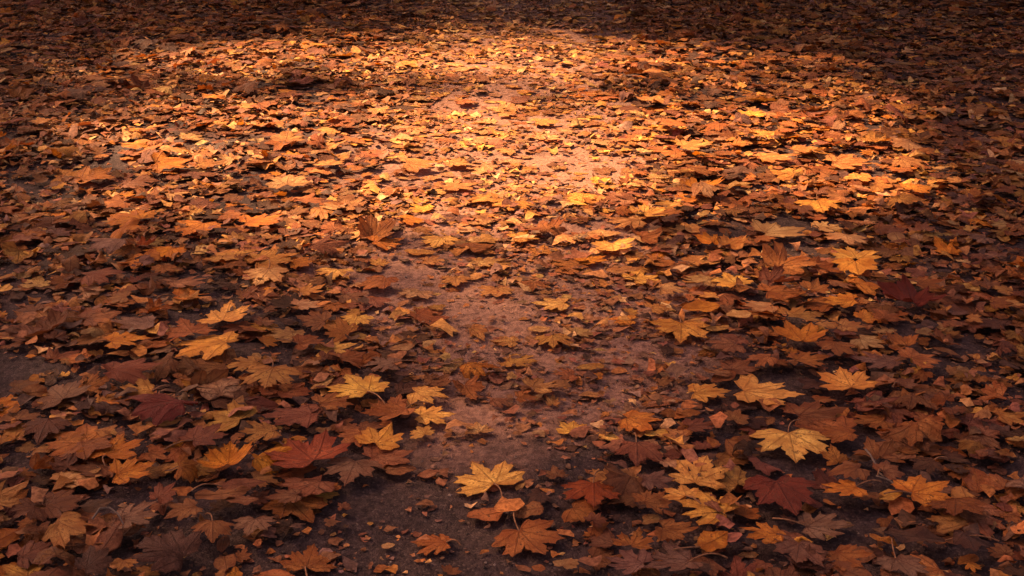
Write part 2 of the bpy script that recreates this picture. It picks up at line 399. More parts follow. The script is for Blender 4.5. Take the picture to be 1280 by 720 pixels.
# ------------------------------------------------------------------ the leaves one can tell apart
# px, py, width, height (pixels of the photograph; height 0 = lie flat), colour, form, direction of the tip (0 = +x, 90 = away), curl
# forms: M maple, N maple with narrower lobes, S maple with shallow lobes, O oval, C crumpled maple
CAT = """
140 557 84 46 orange M 80 0 big_corner
166 588 62 36 orange M 35 .1
281 568 72 33 bright_orange M 95 .25 cup_orange
253 543 68 30 red_brown M 60 .1
120 632 52 18 dark_brown O 20 .3
170 643 64 36 taupe N 10 .25
204 616 36 29 red_brown S 70 .2
229 637 50 30 brown S 200 .2
305 606 58 18 red_brown O 5 .1
278 616 70 14 brown O 15 .2
300 625 48 14 brown O 175 .1
355 621 50 20 brown S 190 .1
318 657 58 27 taupe M 265 .1
266 664 55 30 brown S 280 .2
203 689 100 56 dark_brown M 150 .45 dark_heap
118 700 52 38 dark_brown S 60 .4
322 678 12 10 rust O 90 .2
385 697 76 36 rust M 92 .05 bottom_rust
293 717 22 12 orange O 90 .2
384 560 112 50 red_orange M 120 .08 vermilion
474 545 64 40 gold_orange S 70 .2
528 541 33 18 gold M 120 0
443 590 78 38 taupe M 268 0 taupe_star
485 570 66 20 brown S 10 .1
501 589 40 16 brown O 10 .1
535 592 28 12 brown O 200 .1
612 598 91 46 gold M 118 0 long_stem
607 643 48 22 rust O 200 .05 rust_oval
539 681 54 28 rust N 170 .05
661 672 94 48 rust M 300 0 big_rust
416 655 24 12 brown S 20 .3
565 712 27 14 brown S 40 .2
431 633 19 18 brown C 90 .8
485 682 18 9 tan O 10 .1
793 567 74 32 red_brown S 265 .06 smooth_maroon
761 592 57 28 ochre M 90 0
740 617 80 36 red_orange M 262 0 fire_leaf
696 590 32 18 brown S 100 .3
672 620 34 32 dark_brown S 230 .25
659 637 42 26 brown O 190 .15
820 600 50 24 taupe S 0 .2
874 591 78 44 gold M 62 0 gold_pair
856 615 58 20 gold M 100 0
883 635 85 44 gold_orange N 150 .08 amber_big
815 628 52 32 rust C 40 .7
790 673 56 30 rust C 70 .5
846 662 56 24 rust S 340 .15
891 676 40 27 orange O 40 .2
842 695 80 38 taupe N 200 .2 grey_bottom
786 702 64 26 taupe N 150 .25
673 710 18 12 rust O 170 .1
744 650 32 20 red_brown C 50 .6
760 545 30 12 gold O 170 .05
987 557 104 44 gold M 268 0 great_gold
975 619 94 52 dark_red S 272 .08 crimson
1056 610 60 22 orange N 200 .1
1062 588 56 22 brown S 190 .2
1111 588 42 26 brown S 30 .15
1152 615 78 44 orange M 20 .05 stalked_orange
1096 561 62 32 brown C 100 .55
1158 582 46 24 dark_brown S 200 .2
1032 658 76 36 taupe N 2 .15 palmate_taupe
952 666 62 28 orange N 160 .25
1000 688 74 44 taupe M 250 .2
1060 697 62 34 rust N 300 .2
1142 668 80 20 dark_brown O 185 .2
1127 708 70 32 taupe S 280 .05 round_corner
1046 543 56 15 rust S 180 .1
279 390 70 36 gold M 100 .1 gold_left
258 432 82 34 gold_orange S 170 .18 curled_amber
240 413 68 32 rust C 120 .45
160 425 63 22 orange M 20 .12
125 396 56 26 brown S 30 .2
166 403 60 18 taupe S 190 .2
195 382 42 26 rust C 60 .9 rust_clump
119 479 46 30 rust C 30 .4
165 464 78 26 red_brown S 15 .4
172 487 46 20 ochre N 200 .25
205 513 92 34 dark_red S 160 .3 wine_heap
338 471 82 32 ochre M 268 .05 tan_fan
303 455 58 20 ochre N 190 .1
331 402 28 18 brown C 80 .6
362 520 78 26 red_brown M 190 .1
270 480 44 18 brown S 30 .3
325 540 56 18 ochre N 185 .15
235 370 40 16 ochre S 60 .3
383 380 42 15 tan M 30 .1
447 401 45 17 gold M 265 .03
420 438 55 24 gold S 25 .05 gold_blunt
447 483 82 31 gold M 130 .05 gold_stem
535 496 55 24 gold M 350 .05 gold_upper
543 519 55 24 gold M 10 .08 gold_lower
503 434 32 17 tan O 200 0 tan_oval
602 464 57 23 orange N 330 .15 raised_orange
586 484 42 32 rust C 300 .6
392 401 48 30 brown M 170 .1
386 427 42 16 rust S 20 .2
476 455 54 20 taupe N 180 .15
485 513 72 28 rust M 210 .15
497 500 27 20 rust S 80 .2
416 501 55 24 rust M 30 .15
380 518 46 24 red_brown S 20 .1
520 367 49 14 tan M 255 .03
620 364 48 15 ochre M 265 .05
631 427 38 15 ochre M 180 0
600 535 38 16 tan M 100 0
548 474 36 18 brown S 40 .15
626 503 38 14 brown N 20 .2
650 450 52 18 ochre N 350 .05
688 380 50 17 yellow M 185 .02 lone_yellow
674 411 30 11 tan O 10 .05
690 426 55 20 ochre N 270 .1
789 390 20 11 ochre S 30 .1
822 385 38 14 ochre N 30 .1
850 413 77 32 gold_orange M 262 .06 amber_path
876 381 48 16 orange O 190 .15
776 400 44 13 orange S 170 .1
728 415 35 11 tan S 30 .1
887 491 56 25 gold_orange M 10 .06 amber_serrated
800 526 56 28 orange S 345 .08 orange_cut
716 534 44 18 gold M 85 .03 small_gold
675 481 46 22 ochre N 40 .15
706 468 36 20 rust N 190 .2
738 458 36 9 ochre O 5 .1
741 470 28 10 orange S 170 .2
660 496 36 15 rust N 10 .15
691 500 20 20 ochre C 90 .5
860 516 32 10 rust O 180 .05
876 531 50 18 red_brown N 20 .1
896 465 38 12 brown O 170 .2
908 431 50 22 brown S 210 .15
876 401 28 11 ochre O 10 .05
830 476 26 10 brown S 0 .2
962 487 92 39 gold M 350 .08 gold_wide
1060 473 80 33 gold_orange M 95 .05 amber_star
1000 414 72 28 orange S 100 .15 cupped_orange
1001 392 62 20 ochre M 20 .08
950 383 46 15 tan S 185 .1
923 392 34 12 tan O 180 .1
1045 435 50 22 rust S 260 .2
1010 452 58 21 rust N 20 .12
951 451 42 17 rust N 190 .12
1082 395 32 18 orange S 30 .2
1106 393 38 20 rust C 60 .5
1065 406 40 17 ochre S 340 .1
1034 405 30 14 ochre O 10 .15
1128 425 42 30 rust C 100 .6
1150 447 58 28 rust S 30 .2
1096 451 65 20 taupe N 175 .12
1140 362 88 42 dark_red S 90 .55 dark_bowl
990 366 66 16 rust N 15 .15
1050 375 50 20 orange N 160 .2
1020 518 86 28 brown M 20 .1
1031 537 82 18 rust M 170 .1
1090 501 72 17 red_brown N 10 .15
1088 526 62 14 rust N 190 .1
1160 525 44 34 rust C 60 .5
919 521 36 22 brown S 60 .1
1130 479 40 14 brown S 30 .1
1170 500 26 12 rust S 10 .2
162 274 68 24 orange M 150 .06 orange_pathside
245 285 68 21 orange M 258 .03
326 275 58 18 orange M 30 .05 orange_spread
138 308 64 18 taupe S 170 .2 mauve_raised
205 315 57 18 bright_orange M 250 .08 vivid_small
340 323 72 26 ochre M 40 .1
332 345 60 26 tan M 266 .02 tan_notched
118 218 52 24 rust S 20 .2
140 252 48 18 rust S 200 .25
159 243 24 12 orange S 20 .2
175 227 56 18 brown N 30 .2
360 229 58 20 tan M 100 .05 tan_pool
235 350 68 13 brown N 10 .15
290 319 66 15 ochre N 350 .15
205 336 34 22 rust N 290 .2
128 346 60 28 red_brown S 20 .2
240 367 50 16 orange S 20 .2
418 343 52 17 gold M 262 .06 butterfly_gold
523 260 42 12 gold_orange N 185 .1
551 302 52 16 gold M 262 .03 gold_mid
472 285 52 36 rust C 60 .7 rust_curl
406 306 64 26 red_brown C 20 .5 brown_curl
415 285 32 22 rust C 120 .8
483 303 52 20 orange N 20 .12
514 275 36 14 orange S 30 .2
530 289 32 12 ochre N 350 .1
570 231 58 15 ochre M 20 .1
605 247 46 13 ochre S 190 .1
543 325 42 12 ochre N 20 .1
600 312 42 11 ochre N 185 .1
610 327 48 13 tan N 20 .1
571 351 43 15 ochre M 270 .05
387 362 42 15 ochre N 20 .1
378 328 34 15 orange S 10 .1
475 327 26 14 ochre N 100 .1
386 247 45 14 rust S 20 .2
411 205 42 14 ochre M 90 .1
526 208 56 13 ochre M 20 .1
575 203 44 11 ochre N 340 .1
605 212 34 11 tan M 100 .05
526 315 44 8 ochre O 5 .1
767 305 56 20 yellow M 265 .05 notched_yellow
642 258 56 15 gold_orange M 264 .04 gold_path
729 248 43 14 gold_orange M 262 .05
813 262 58 18 gold M 40 .15 gold_cupped
682 281 58 27 rust C 100 .55 folded_rust
782 279 54 13 ochre N 185 .1
755 291 44 11 tan O 10 .1
755 225 36 10 gold_orange N 10 .08
708 332 56 15 rust N 190 .08
740 324 46 12 orange M 30 .08
803 347 53 19 gold M 30 .05
779 337 43 13 ochre O 10 .1
877 326 53 14 ochre O 0 .1 smooth_ochre
888 298 42 27 bright_orange C 100 .5 flame_upright
915 302 40 20 ochre C 60 .4
666 358 44 14 rust N 265 .08
881 228 50 13 orange N 20 .2
858 248 32 11 orange S 30 .15
808 293 42 22 rust C 40 .6
822 328 44 11 rust O 175 .1
840 361 42 16 tan N 20 .2
870 349 52 14 tan N 185 .15
654 296 42 14 ochre N 20 .1
915 350 58 40 gold M 100 .12 bright_cross
1022 257 62 19 gold_orange M 265 .06 amber_far
975 285 75 23 tan S 20 .12
1057 298 56 16 tan M 262 .04 pale_cross
1034 283 42 14 tan N 20 .08
1070 317 66 20 gold M 90 .2 gold_heap
1068 333 60 22 gold_orange S 270 .25
990 322 80 44 rust C 40 .8 rust_mound
975 344 56 24 red_brown C 20 .6
975 367 62 20 rust N 20 .15
1016 357 42 20 rust S 60 .3
1146 235 46 16 orange S 30 .2
1155 283 30 16 brown S 60 .2
1146 341 30 14 red_brown S 10 .2
1158 354 48 18 rust S 20 .25
356 172 52 17 ochre S 95 .2 gold_far
325 100 32 22 tan C 90 .35
172 180 42 13 orange O 10 .3
220 188 46 14 ochre C 20 .3
215 203 56 16 orange S 10 .4
262 203 42 16 ochre S 20 .4
268 121 32 9 orange O 10 .2
262 98 30 11 orange S 20 .2
815 124 42 12 ochre S 60 .1 gold_back
683 154 42 10 ochre N 20 .1
683 170 40 10 tan M 80 .1
811 140 20 9 rust C 40 .5
841 154 46 11 rust S 10 .2
868 181 52 10 ochre N 10 .1
938 142 42 17 gold_orange M 90 .2 amber_back
972 197 64 13 ochre M 15 .1
1095 168 44 16 ochre S 60 .2
1160 190 36 16 rust S 40 .3
1150 111 28 14 orange C 60 .5
1045 112 26 12 ochre S 90 .2
955 165 46 11 ochre S 10 .15
1060 202 62 11 ochre N 10 .12
1010 186 48 10 ochre O 5 .1
"""
L = []
AZ_DEG, EL_DEG = -50, 43
SUN_E, SUN_A, SKY, EXPO, WB = 4.7, 1.0, .07, 2.65, 10000
for ln in CAT.strip().split('\n'):
    t = ln.split()
    L.append(dict(px=float(t[0]), py=float(t[1]), w=float(t[2]), h=float(t[3]), col=t[4], form=t[5], rot=float(t[6]), curl=float(t[7]), id=t[8] if len(t) > 8 else None))

REF = {  # leaves that are easy to find: own label, and how other labels call them
 'vermilion': ('largest vermilion maple leaf, flat and wide, beside the greyish star-shaped leaf', 'the largest vermilion leaf'),
 'fire_leaf': ('smaller vermilion maple leaf with its tip towards the viewer, beyond the large rust leaf', 'the smaller vermilion leaf'),
 'crimson': ('deep crimson maple leaf, darkest red of all, in front of the widest golden leaf', 'the crimson leaf'),
 'great_gold': ('widest golden maple leaf, tip towards the viewer, just beyond the crimson leaf', 'the widest golden leaf'),
 'long_stem': ('golden maple leaf with long bent stalk, lying alone on dark damp soil', 'the long-stalked golden leaf'),
 'big_rust': ('large flat rust coloured maple leaf in front of the long-stalked golden leaf', 'the large rust leaf'),
 'smooth_maroon': ('smooth maroon leaf with a nearly unlobed outline, raised above its own shadow', 'the smooth maroon leaf'),
 'taupe_star': ('greyish star-shaped maple leaf on dark soil beside the largest vermilion leaf', 'the greyish star-shaped leaf'),
 'lone_yellow': ('bright yellow maple leaf lying alone on bare soil midway along the path', 'the lone yellow leaf'),
 'notched_yellow': ('bright yellow maple leaf with a deep notch, on brown litter beside the path', 'the notched yellow leaf'),
 'bright_cross': ('tall golden cross-shaped maple leaf standing out beside the crumpled rust mound', 'the cross-shaped golden leaf'),
 'rust_mound': ('biggest crumpled dark rust leaf, a mound with black hollows under it', 'the crumpled rust mound'),
 'dark_bowl': ('large dark red leaf curled up like a bowl on the verge', 'the bowl-shaped dark leaf'),
 'wine_heap': ('wine dark maple leaf propped up over a black hollow', 'the propped wine dark leaf'),
 'rust_curl': ('rust coloured leaf curled upright at the edge of the bare path', 'the upright rust curl'),
 'folded_rust': ('folded rust coloured leaf with raised wavy rim, mid path', 'the folded rust leaf'),
 'raised_orange': ('vivid orange narrow leaf arched up on bare soil over a dark crumpled one', 'the arched orange leaf'),
 'rust_oval': ('oval rust coloured leaf with short stalk beside the long-stalked golden leaf', 'the oval rust leaf'),
 'gold_wide': ('broad golden maple leaf with deep lobes, beside the amber star leaf', 'the broad golden leaf'),
 'amber_star': ('amber maple leaf with many pointed teeth, beside the broad golden leaf', 'the amber star leaf'),
 'amber_path': ('amber maple leaf, tip towards the viewer, at the edge of bare soil', 'the amber path-edge leaf'),
 'gold_stem': ('golden maple leaf with thin stalk, largest of the golden ones on the bare-soil edge', 'the thin-stalked golden leaf'),
 'curled_amber': ('amber leaf with rounded lobes, arched in front of an upright rust leaf', 'the arched amber leaf'),
 'gold_left': ('golden maple leaf with toothed lobes beyond the arched amber leaf', 'the toothed golden leaf'),
 'tan_fan': ('ochre fan-shaped maple leaf, stalk away from the viewer, near the arched amber leaf', 'the ochre fan leaf'),
 'butterfly_gold': ('golden leaf with two wing-like halves split by a notch', 'the two-winged golden leaf'),
 'tan_notched': ('large tan maple leaf, tip towards the viewer, overlapping an ochre leaf', 'the large tan leaf'),
 'flame_upright': ('vivid orange crumpled leaf standing upright like a flame in brown litter', 'the flame-like upright leaf'),
 'stalked_orange': ('orange maple leaf with long straight stalk pointing towards the path', 'the straight-stalked orange leaf'),
 'palmate_taupe': ('greyish brown deeply cut leaf with its stalk on the path side', 'the deeply cut greyish leaf'),
 'cup_orange': ('vivid orange maple leaf cupped upwards with a shadow under its rim', 'the cupped orange leaf'),
 'big_corner': ('large orange maple leaf with stalk towards the viewer, next to the cupped orange leaf', 'the large orange leaf'),
 'dark_heap': ('big folded dark brown leaf on damp soil at the near edge', 'the big folded brown leaf'),
 'orange_pathside': ('orange flat maple leaf lying on grey soil by the verge', 'the flat orange leaf'),
 'gold_heap': ('golden crumpled leaf lying on top of an amber one', 'the golden topmost leaf'),
 'pale_cross': ('pale tan maple leaf with narrow spread lobes', 'the pale tan leaf'),
 'amber_far': ('amber smooth-edged wide leaf far along the verge', 'the wide amber leaf'),
 'gold_far': ('ochre rounded leaf propped among sunlit rust litter', 'the sunlit rounded leaf'),
 'amber_back': ('amber maple leaf standing in sunlit litter on the verge', 'the sunlit amber leaf'),
}

def leaf_stalk(scale, yaw, V0, length, bend):
    """stalk from the blade's foot, lying back onto the ground; V0 = foot point (local), returns verts, faces"""
    n, k = 9, 6
    pts = []
    for i in range(n):
        s = i / (n - 1)
        a = yaw - math.pi / 2 + bend * s        # away from the tip
        if i == 0: p = np.array(V0, float)
        else:
            p = pts[-1] + np.array([math.cos(a), math.sin(a), 0]) * length / (n - 1)
            p[2] = V0[2] + .012 * math.sin(s * 2.6) - (V0[2] - .004) * min(1, s * 1.5) * .8
        pts.append(p)
    pts = np.array(pts)
    V, Fq = [], []
    for i, p in enumerate(pts):
        t = pts[min(i + 1, n - 1)] - pts[max(i - 1, 0)]
        t /= np.linalg.norm(t)
        s_ = np.cross(t, [0, 0, 1]); s_ /= np.linalg.norm(s_)
        u_ = np.cross(s_, t)
        r = .0014 + .0006 * (i / n) ** 3 + (.0004 if i == 0 else 0)
        for q in range(k):
            a = 2 * math.pi * q / k
            V.append(p + r * (math.cos(a) * s_ + math.sin(a) * u_))
    for i in range(n - 1):
        for q in range(k):
            Fq.append((i * k + q, i * k + (q + 1) % k, (i + 1) * k + (q + 1) % k, (i + 1) * k + q))
    return np.array(V), np.array(Fq)

STALKED = {'long_stem', 'gold_stem', 'great_gold', 'tan_fan', 'stalked_orange', 'palmate_taupe', 'big_corner', 'big_rust', 'fire_leaf', 'bottom_rust', 'rust_oval', 'grey_bottom'}
used = []
for i, e in enumerate(L):
    form = {'M': 'A', 'N': 'B', 'S': 'A', 'O': 'O', 'C': 'A'}[e['form']]
    P = params(1, flat=.42 if e['curl'] < .15 else .8, curl=e['curl'])
    P['shallow'][:] = {'M': rng.uniform(.28, .48), 'N': rng.uniform(.15, .32), 'S': rng.uniform(.6, .9), 'O': 0, 'C': rng.uniform(.1, .5)}[e['form']]
    if e['form'] == 'N': P['jit'] *= 1.2
    if e['id'] == 'smooth_maroon': P['roll'][:] = -.25; P['cup'][:] = -.12
    if e['id'] in ('cup_orange', 'cupped_orange', 'notched_yellow'): P['cup'][:] = .28
    if e['id'] in ('raised_orange', 'wine_heap', 'mauve_raised'): P['roll'][:] = -1.1; P['rolla'][:] = 0
    if e['id'] == 'dark_bowl': P['cup'][:] = .35; P['roll'][:] = .5; P['roll2'][:] = .4; P['rip'][:] = .08
    Vu, UV, ed, faces = build(form, 1, 1, P, (.22, .45, .68, .86, 1.0))
    yaw = R(e['rot'] - 90 + rng.uniform(-6, 6))
    V = rotz(Vu, np.array([yaw]))
    tl = R(rng.uniform(1, 5)) + e['curl'] * R(rng.uniform(4, 14))
    V = tilt(V, np.array([tl]), np.array([rng.uniform(0, 6.28) if e['curl'] < .4 else rng.normal(0, .4)]))[0]
    gx_, gy_ = at(e['px'], e['py'])
    sc = .1
    an = 1.0
    V = V - V.mean(0)
    V[:, 2] -= V[:, 2].min()
    off = np.zeros(2)
    zb = 0
    for it in range(5):
        x0, y0 = gx_ + off[0], gy_ + off[1]
        zb = float(soil_z(np.array([x0]), np.array([y0]))[0] + litter_h(np.array([x0]), np.array([y0]))[0] * 1.0) + .005
        W = V * sc * np.array([1, an, 1]) + np.array([x0, y0, zb])
        qx, qy = to_px(W[:, 0], W[:, 1], W[:, 2])
        ww, hh = qx.max() - qx.min(), qy.max() - qy.min()
        sc *= e['w'] / ww
        if e['h'] and it > 0: an = float(np.clip(an * (e['h'] / hh) * (ww / e['w']), .72, 1.3))
        tx, ty = at((qx.max() + qx.min()) / 2, (qy.max() + qy.min()) / 2, zb)
        ux, uy = at(e['px'], e['py'], zb)
        off = off + np.array([ux - tx, uy - ty])
    V = V * sc * np.array([1, an, 1])
    e['x'], e['y'], e['size'] = x0, y0, sc
    e['top'] = zb + V[:, 2].max()
    tint = np.array(PAL[e['col']]) * rng.uniform(.88, 1.12) * np.array([1, rng.uniform(.93, 1.07), rng.uniform(.85, 1.15)])
    uv3 = np.column_stack([UV, np.full(len(UV), rng.random())])
    me = mesh_arrays('leaf', V, faces, [M_OVAL if form == 'O' else M_MAPLE], None,
                     {'tint': ('FLOAT_COLOR', np.tile(np.append(tint, 1), (len(V), 1))), 'leafuv': ('FLOAT_VECTOR', uv3), 'edge': ('FLOAT', ed)})
    nm = 'oval_leaf' if form == 'O' else 'crumpled_leaf' if e['curl'] >= .45 else 'maple_leaf'
    stalked = e['w'] * F / 1550 >= 40 and e['curl'] < .3 and (e['id'] in STALKED or rng.random() < .35)
    o = e['o'] = link(nm, None if stalked else me, loc=(x0, y0, zb))
    if stalked:
        link('blade', me, o)
        N = len(OUT[(form, 1)])
        j = 1 + 4 * N + int(np.argmin(np.hypot(*(OUT[(form, 1)] - np.array([0, 0])).T)))
        foot = V[j]
        ln = sc * rng.uniform(.45, .8)
        if e['id'] == 'long_stem': ln = sc * .75
        sv, sf = leaf_stalk(sc, yaw, foot, ln, rng.uniform(-.9, .9))
        sm = mesh_arrays('stalk', sv, [sf], [M_STALK], None, {'tint': ('FLOAT_COLOR', np.tile((.18, .08, .042, 1), (len(sv), 1)))})
        link('stalk', sm, o)

# labels: each by its own look and by the easiest leaf to find close to it
marks = [e for e in L if e['id'] in REF]
seen = set()
for e in marks:
    tag(e['o'], REF[e['id']][0], 'leaf', 'fallen leaves lying on the path')
    seen.add(REF[e['id']][0])
def rel(e, m):
    dx, dy = e['x'] - m['x'], e['y'] - m['y']
    d = math.hypot(dx, dy)
    if abs(dy) > abs(dx) * .8: w = 'beyond' if dy > 0 else 'in front of'
    else:
        c = at(float(np.interp(m['py'], ROWS, PC)), m['py'])[0]
        w = 'on the path side of' if abs(e['x'] - c) < abs(m['x'] - c) else 'on the verge side of'
    return ('just ' if d < .22 else '' if d < .5 else 'well ' if d < .9 else 'far ') + w
def size_word(e):
    s = e['size'] * 1.3
    return 'tiny' if s < .07 else 'small' if s < .115 else 'medium' if s < .155 else 'large'
for e in L:
    if e['id'] in REF: continue
    form = {'M': 'maple leaf', 'N': 'narrow-lobed leaf', 'S': 'blunt-lobed leaf', 'O': 'oval leaf', 'C': 'crumpled leaf'}[e['form']]
    st = '' if e['curl'] < .2 or e['form'] == 'C' else 'wavy '
    near = sorted(marks, key=lambda m: math.hypot(m['x'] - e['x'], m['y'] - e['y']))[:5]
    cand = []
    for a in near: cand.append(f"{size_word(e)} {st}{WORD[e['col']]} {form} {rel(e, a)} {REF[a['id']][1]}")
    for a in near:
        for b in near:
            if a is not b: cand.append(f"{WORD[e['col']]} {form} between {REF[a['id']][1]} and {REF[b['id']][1]}")
    for c in cand:
        if c not in seen and len(c.replace('-', ' ').split()) <= 16: break
    seen.add(c)
    tag(e['o'], c, 'leaf', 'fallen leaves lying on the path')

# ------------------------------------------------------------------ loose litter nobody could count
def scatter(n, x0=-7.2, x1=7.2, y0=1.55, y1=12.5):
    x, y = rng.uniform(x0, x1, n), rng.uniform(y0, y1, n)
    k = np.abs(x) < .62 * y + .9
    return x[k], y[k]

PX = np.array([e['px'] for e in L]); PY = np.array([e['py'] for e in L]); PWD = np.array([e['w'] for e in L]); PH = np.array([e['h'] for e in L])

LIT = [('rust', .25), ('brown', .24), ('red_brown', .10), ('ochre', .13), ('tan', .07), ('taupe', .04), ('dark_brown', .12), ('orange', .05), ('gold', .01), ('gold_orange', .01)]
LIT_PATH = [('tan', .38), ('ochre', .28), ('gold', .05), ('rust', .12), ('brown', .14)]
def colours(n, palette):
    names = [a for a, _ in palette]
    w = np.array([b for _, b in palette]); w = w / w.sum()
    c = np.array([PAL[a] for a in names])[rng.choice(len(names), n, p=w)]
    return c * rng.uniform(.55, 1.22, (n, 1)) * np.column_stack([np.ones(n), rng.uniform(.9, 1.1, n), rng.uniform(.8, 1.2, n)])

allV, allT, allU, allE, tri, quad, mtri, mquad = [], [], [], [], [], [], [], []
base_n = 0
x, y = scatter(66000)
d = dens(x, y)
_, qy = to_px(x, y, 0 * x)
keep = rng.random(len(x)) < np.interp(qy, [150, 250, 360, 480, 620], [.38, .17, .045, .022, .010]) * (.4 + 1.2 * fbm(x * 2.2, y * 2.2, 31)) + .95 * d ** 1.1
x, y, d = x[keep], y[keep], d[keep]
qx, qy = to_px(x, y, 0 * x)
cover = np.zeros(len(x), bool)
for a, b, w, h in zip(PX, PY, PWD, PH):
    cover |= ((qx - a) / (w * .48)) ** 2 + ((qy - b - 2) / (max(h, 12) * .62)) ** 2 < 1
keep = ~cover | (rng.random(len(x)) < .05)
x, y, d = x[keep], y[keep], d[keep]
print('litter leaves', len(x))
fm = rng.choice(3, len(x), p=[.46, .28, .26])
for f, form in enumerate('ABO'):
    s = fm == f
    B = int(s.sum())
    xs, ys, ds = x[s], y[s], d[s]
    curl = np.where(rng.random(B) < .32 * ds, rng.uniform(.25, .8, B), rng.uniform(0, .18, B))
    P = params(B, .55, 0)
    for k in ('cup', 'vee', 'rip', 'wob', 'roll', 'roll2'): P[k] = P[k] * (.35 + .65 * ds)
    Q = params(B, 1.0, 1.0)
    for k in ('rip', 'wob', 'roll', 'roll2'): P[k] = P[k] + (Q[k] - P[k]) * curl
    P['shallow'] = rng.uniform(.28, 1.0, B)
    P['cut'] = np.where(rng.random(B) < .38, rng.uniform(.10, .42, B), 9.0)
    P['cuta'] = rng.uniform(0, 6.28, B)
    P['jit'] = P['jit'] * 1.3
    V, UV, ed, faces = build(form, 0, B, P, (.5, 1.0))
    size = np.where(rng.random(B) < .72, rng.uniform(.028, .070, B), rng.uniform(.065, .115, B)) * (1.25 if form == 'O' else 1)
    if form == 'O': size = size * .8
    V = V * size[:, None, None]
    V = rotz(V, rng.uniform(0, 6.28, B))
    V = tilt(V, np.abs(rng.normal(0, R(5), B)) * (.4 + .6 * ds) + curl * rng.uniform(0, R(24), B), rng.uniform(0, 6.28, B))
    zmin = V[..., 2].min(1)
    H = litter_h(xs, ys)
    zb = soil_z(xs, ys) + H * rng.uniform(0, 1, B) ** 1.3 * .9 + .002
    V = V - V.mean(1, keepdims=True) * np.array([1, 1, 0])
    V[..., 2] += (zb - zmin)[:, None]
    V[..., 0] += xs[:, None]
    V[..., 1] += ys[:, None]
    M = V.shape[1]
    allV.append(V.reshape(-1, 3))
    _, qy = to_px(xs, ys, 0 * xs)
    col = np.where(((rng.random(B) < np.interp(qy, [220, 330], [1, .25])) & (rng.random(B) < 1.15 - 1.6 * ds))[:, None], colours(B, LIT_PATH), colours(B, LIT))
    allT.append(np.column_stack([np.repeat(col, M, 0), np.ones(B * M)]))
    allU.append(np.concatenate([np.tile(UV[None], (B, 1, 1)), np.repeat(rng.random(B), M).reshape(B, M, 1)], 2).reshape(-1, 3))
    allE.append(np.tile(ed, B))
    offs = base_n + np.arange(B) * M
    tri.append((faces[0][None] + offs[:, None, None]).reshape(-1, 3)); mtri.append(np.full(len(tri[-1]), 1 if form == 'O' else 0))
    quad.append((faces[1][None] + offs[:, None, None]).reshape(-1, 4)); mquad.append(np.full(len(quad[-1]), 1 if form == 'O' else 0))
    base_n += B * M
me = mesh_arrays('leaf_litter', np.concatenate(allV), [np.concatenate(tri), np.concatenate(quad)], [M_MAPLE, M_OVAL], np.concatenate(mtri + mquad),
                 {'tint': ('FLOAT_COLOR', np.concatenate(allT)), 'leafuv': ('FLOAT_VECTOR', np.concatenate(allU)), 'edge': ('FLOAT', np.concatenate(allE))})
tag(link('leaf_litter', me), 'mixed brown, rust and ochre leaf litter heaped on both verges', 'leaf litter', kind='stuff')

# crumbs: torn bits of leaf trodden into the path
def crumbs(n, smin, smax, onpath, palette, zr, y1=12.5, fall=False, curl=1.0, bare=False):
    x, y = scatter(n, y1=y1)
    d = dens(x, y)
    cl = fbm(x * 3.1, y * 3.1 + 5, 12)
    _, qy = to_px(x, y, 0 * x)
    k = rng.random(len(x)) < (np.clip((cl - .22) * 3.6, .12, 1) if bare else np.clip((cl - .30) * 3.2, .05, 1)) * (np.interp(qy, [120, 260, 420, 600], [1.0, .7, .14, 0]) if fall else np.where(qy > 560, .55, 1.0)) * (onpath + (1 - onpath) * d)
    if bare: k &= rng.random(len(x)) < np.clip(1.15 - d, 0, 1) * np.interp(qy, [200, 420, 540, 600, 720], [1, 1, .75, .3, .2])
    x, y = x[k], y[k]
    B = len(x)
    N = 9 if not bare else 7
    a = np.linspace(0, 2 * math.pi, N, endpoint=False)[None] + rng.normal(0, .16, (B, N))
    r = rng.uniform(.45, 1.15, (B, N))
    s = np.exp(rng.uniform(math.log(smin), math.log(smax), B))[:, None]
    el = rng.uniform(.45, 1, (B, 1))
    X, Y = r * np.cos(a) * s, r * np.sin(a) * s * el
    k1, k2, an = rng.normal(0, .45 * curl, (B, 1)), rng.normal(0, .25 * curl, (B, 1)), rng.uniform(0, 6.28, (B, 1))
    Z = (k1 * (X * np.cos(an) + Y * np.sin(an)) ** 2 / s + k2 * s * r * np.sin(2 * a))
    Z = np.clip(Z, -.32 * s, .32 * s)
    V = np.stack([np.column_stack([np.zeros(B), X]), np.column_stack([np.zeros(B), Y]), np.column_stack([np.zeros(B), Z])], -1)
    V = rotz(V, rng.uniform(0, 6.28, B))
    V = tilt(V, np.minimum(np.abs(rng.normal(0, R(9) * curl, B)), R(22)), rng.uniform(0, 6.28, B))
    V[..., 2] += (soil_z(x, y) + rng.uniform(0, zr, B) - V[..., 2].min(1) + .001)[:, None]
    V[..., 0] += x[:, None]; V[..., 1] += y[:, None]
    i = np.arange(N)
    f = np.stack([np.zeros(N, int), 1 + i, 1 + (i + 1) % N], 1)
    F_ = (f[None] + (np.arange(B) * (N + 1))[:, None, None]).reshape(-1, 3)
    T = np.column_stack([np.repeat(colours(B, palette), N + 1, 0), np.ones(B * (N + 1))])
    return V.reshape(-1, 3), F_, T
CP = [('brown', .34), ('rust', .16), ('ochre', .06), ('tan', .05), ('taupe', .2), ('dark_brown', .16), ('red_brown', .12)]
VP = [('brown', .28), ('rust', .24), ('dark_brown', .26), ('ochre', .05), ('red_brown', .17)]
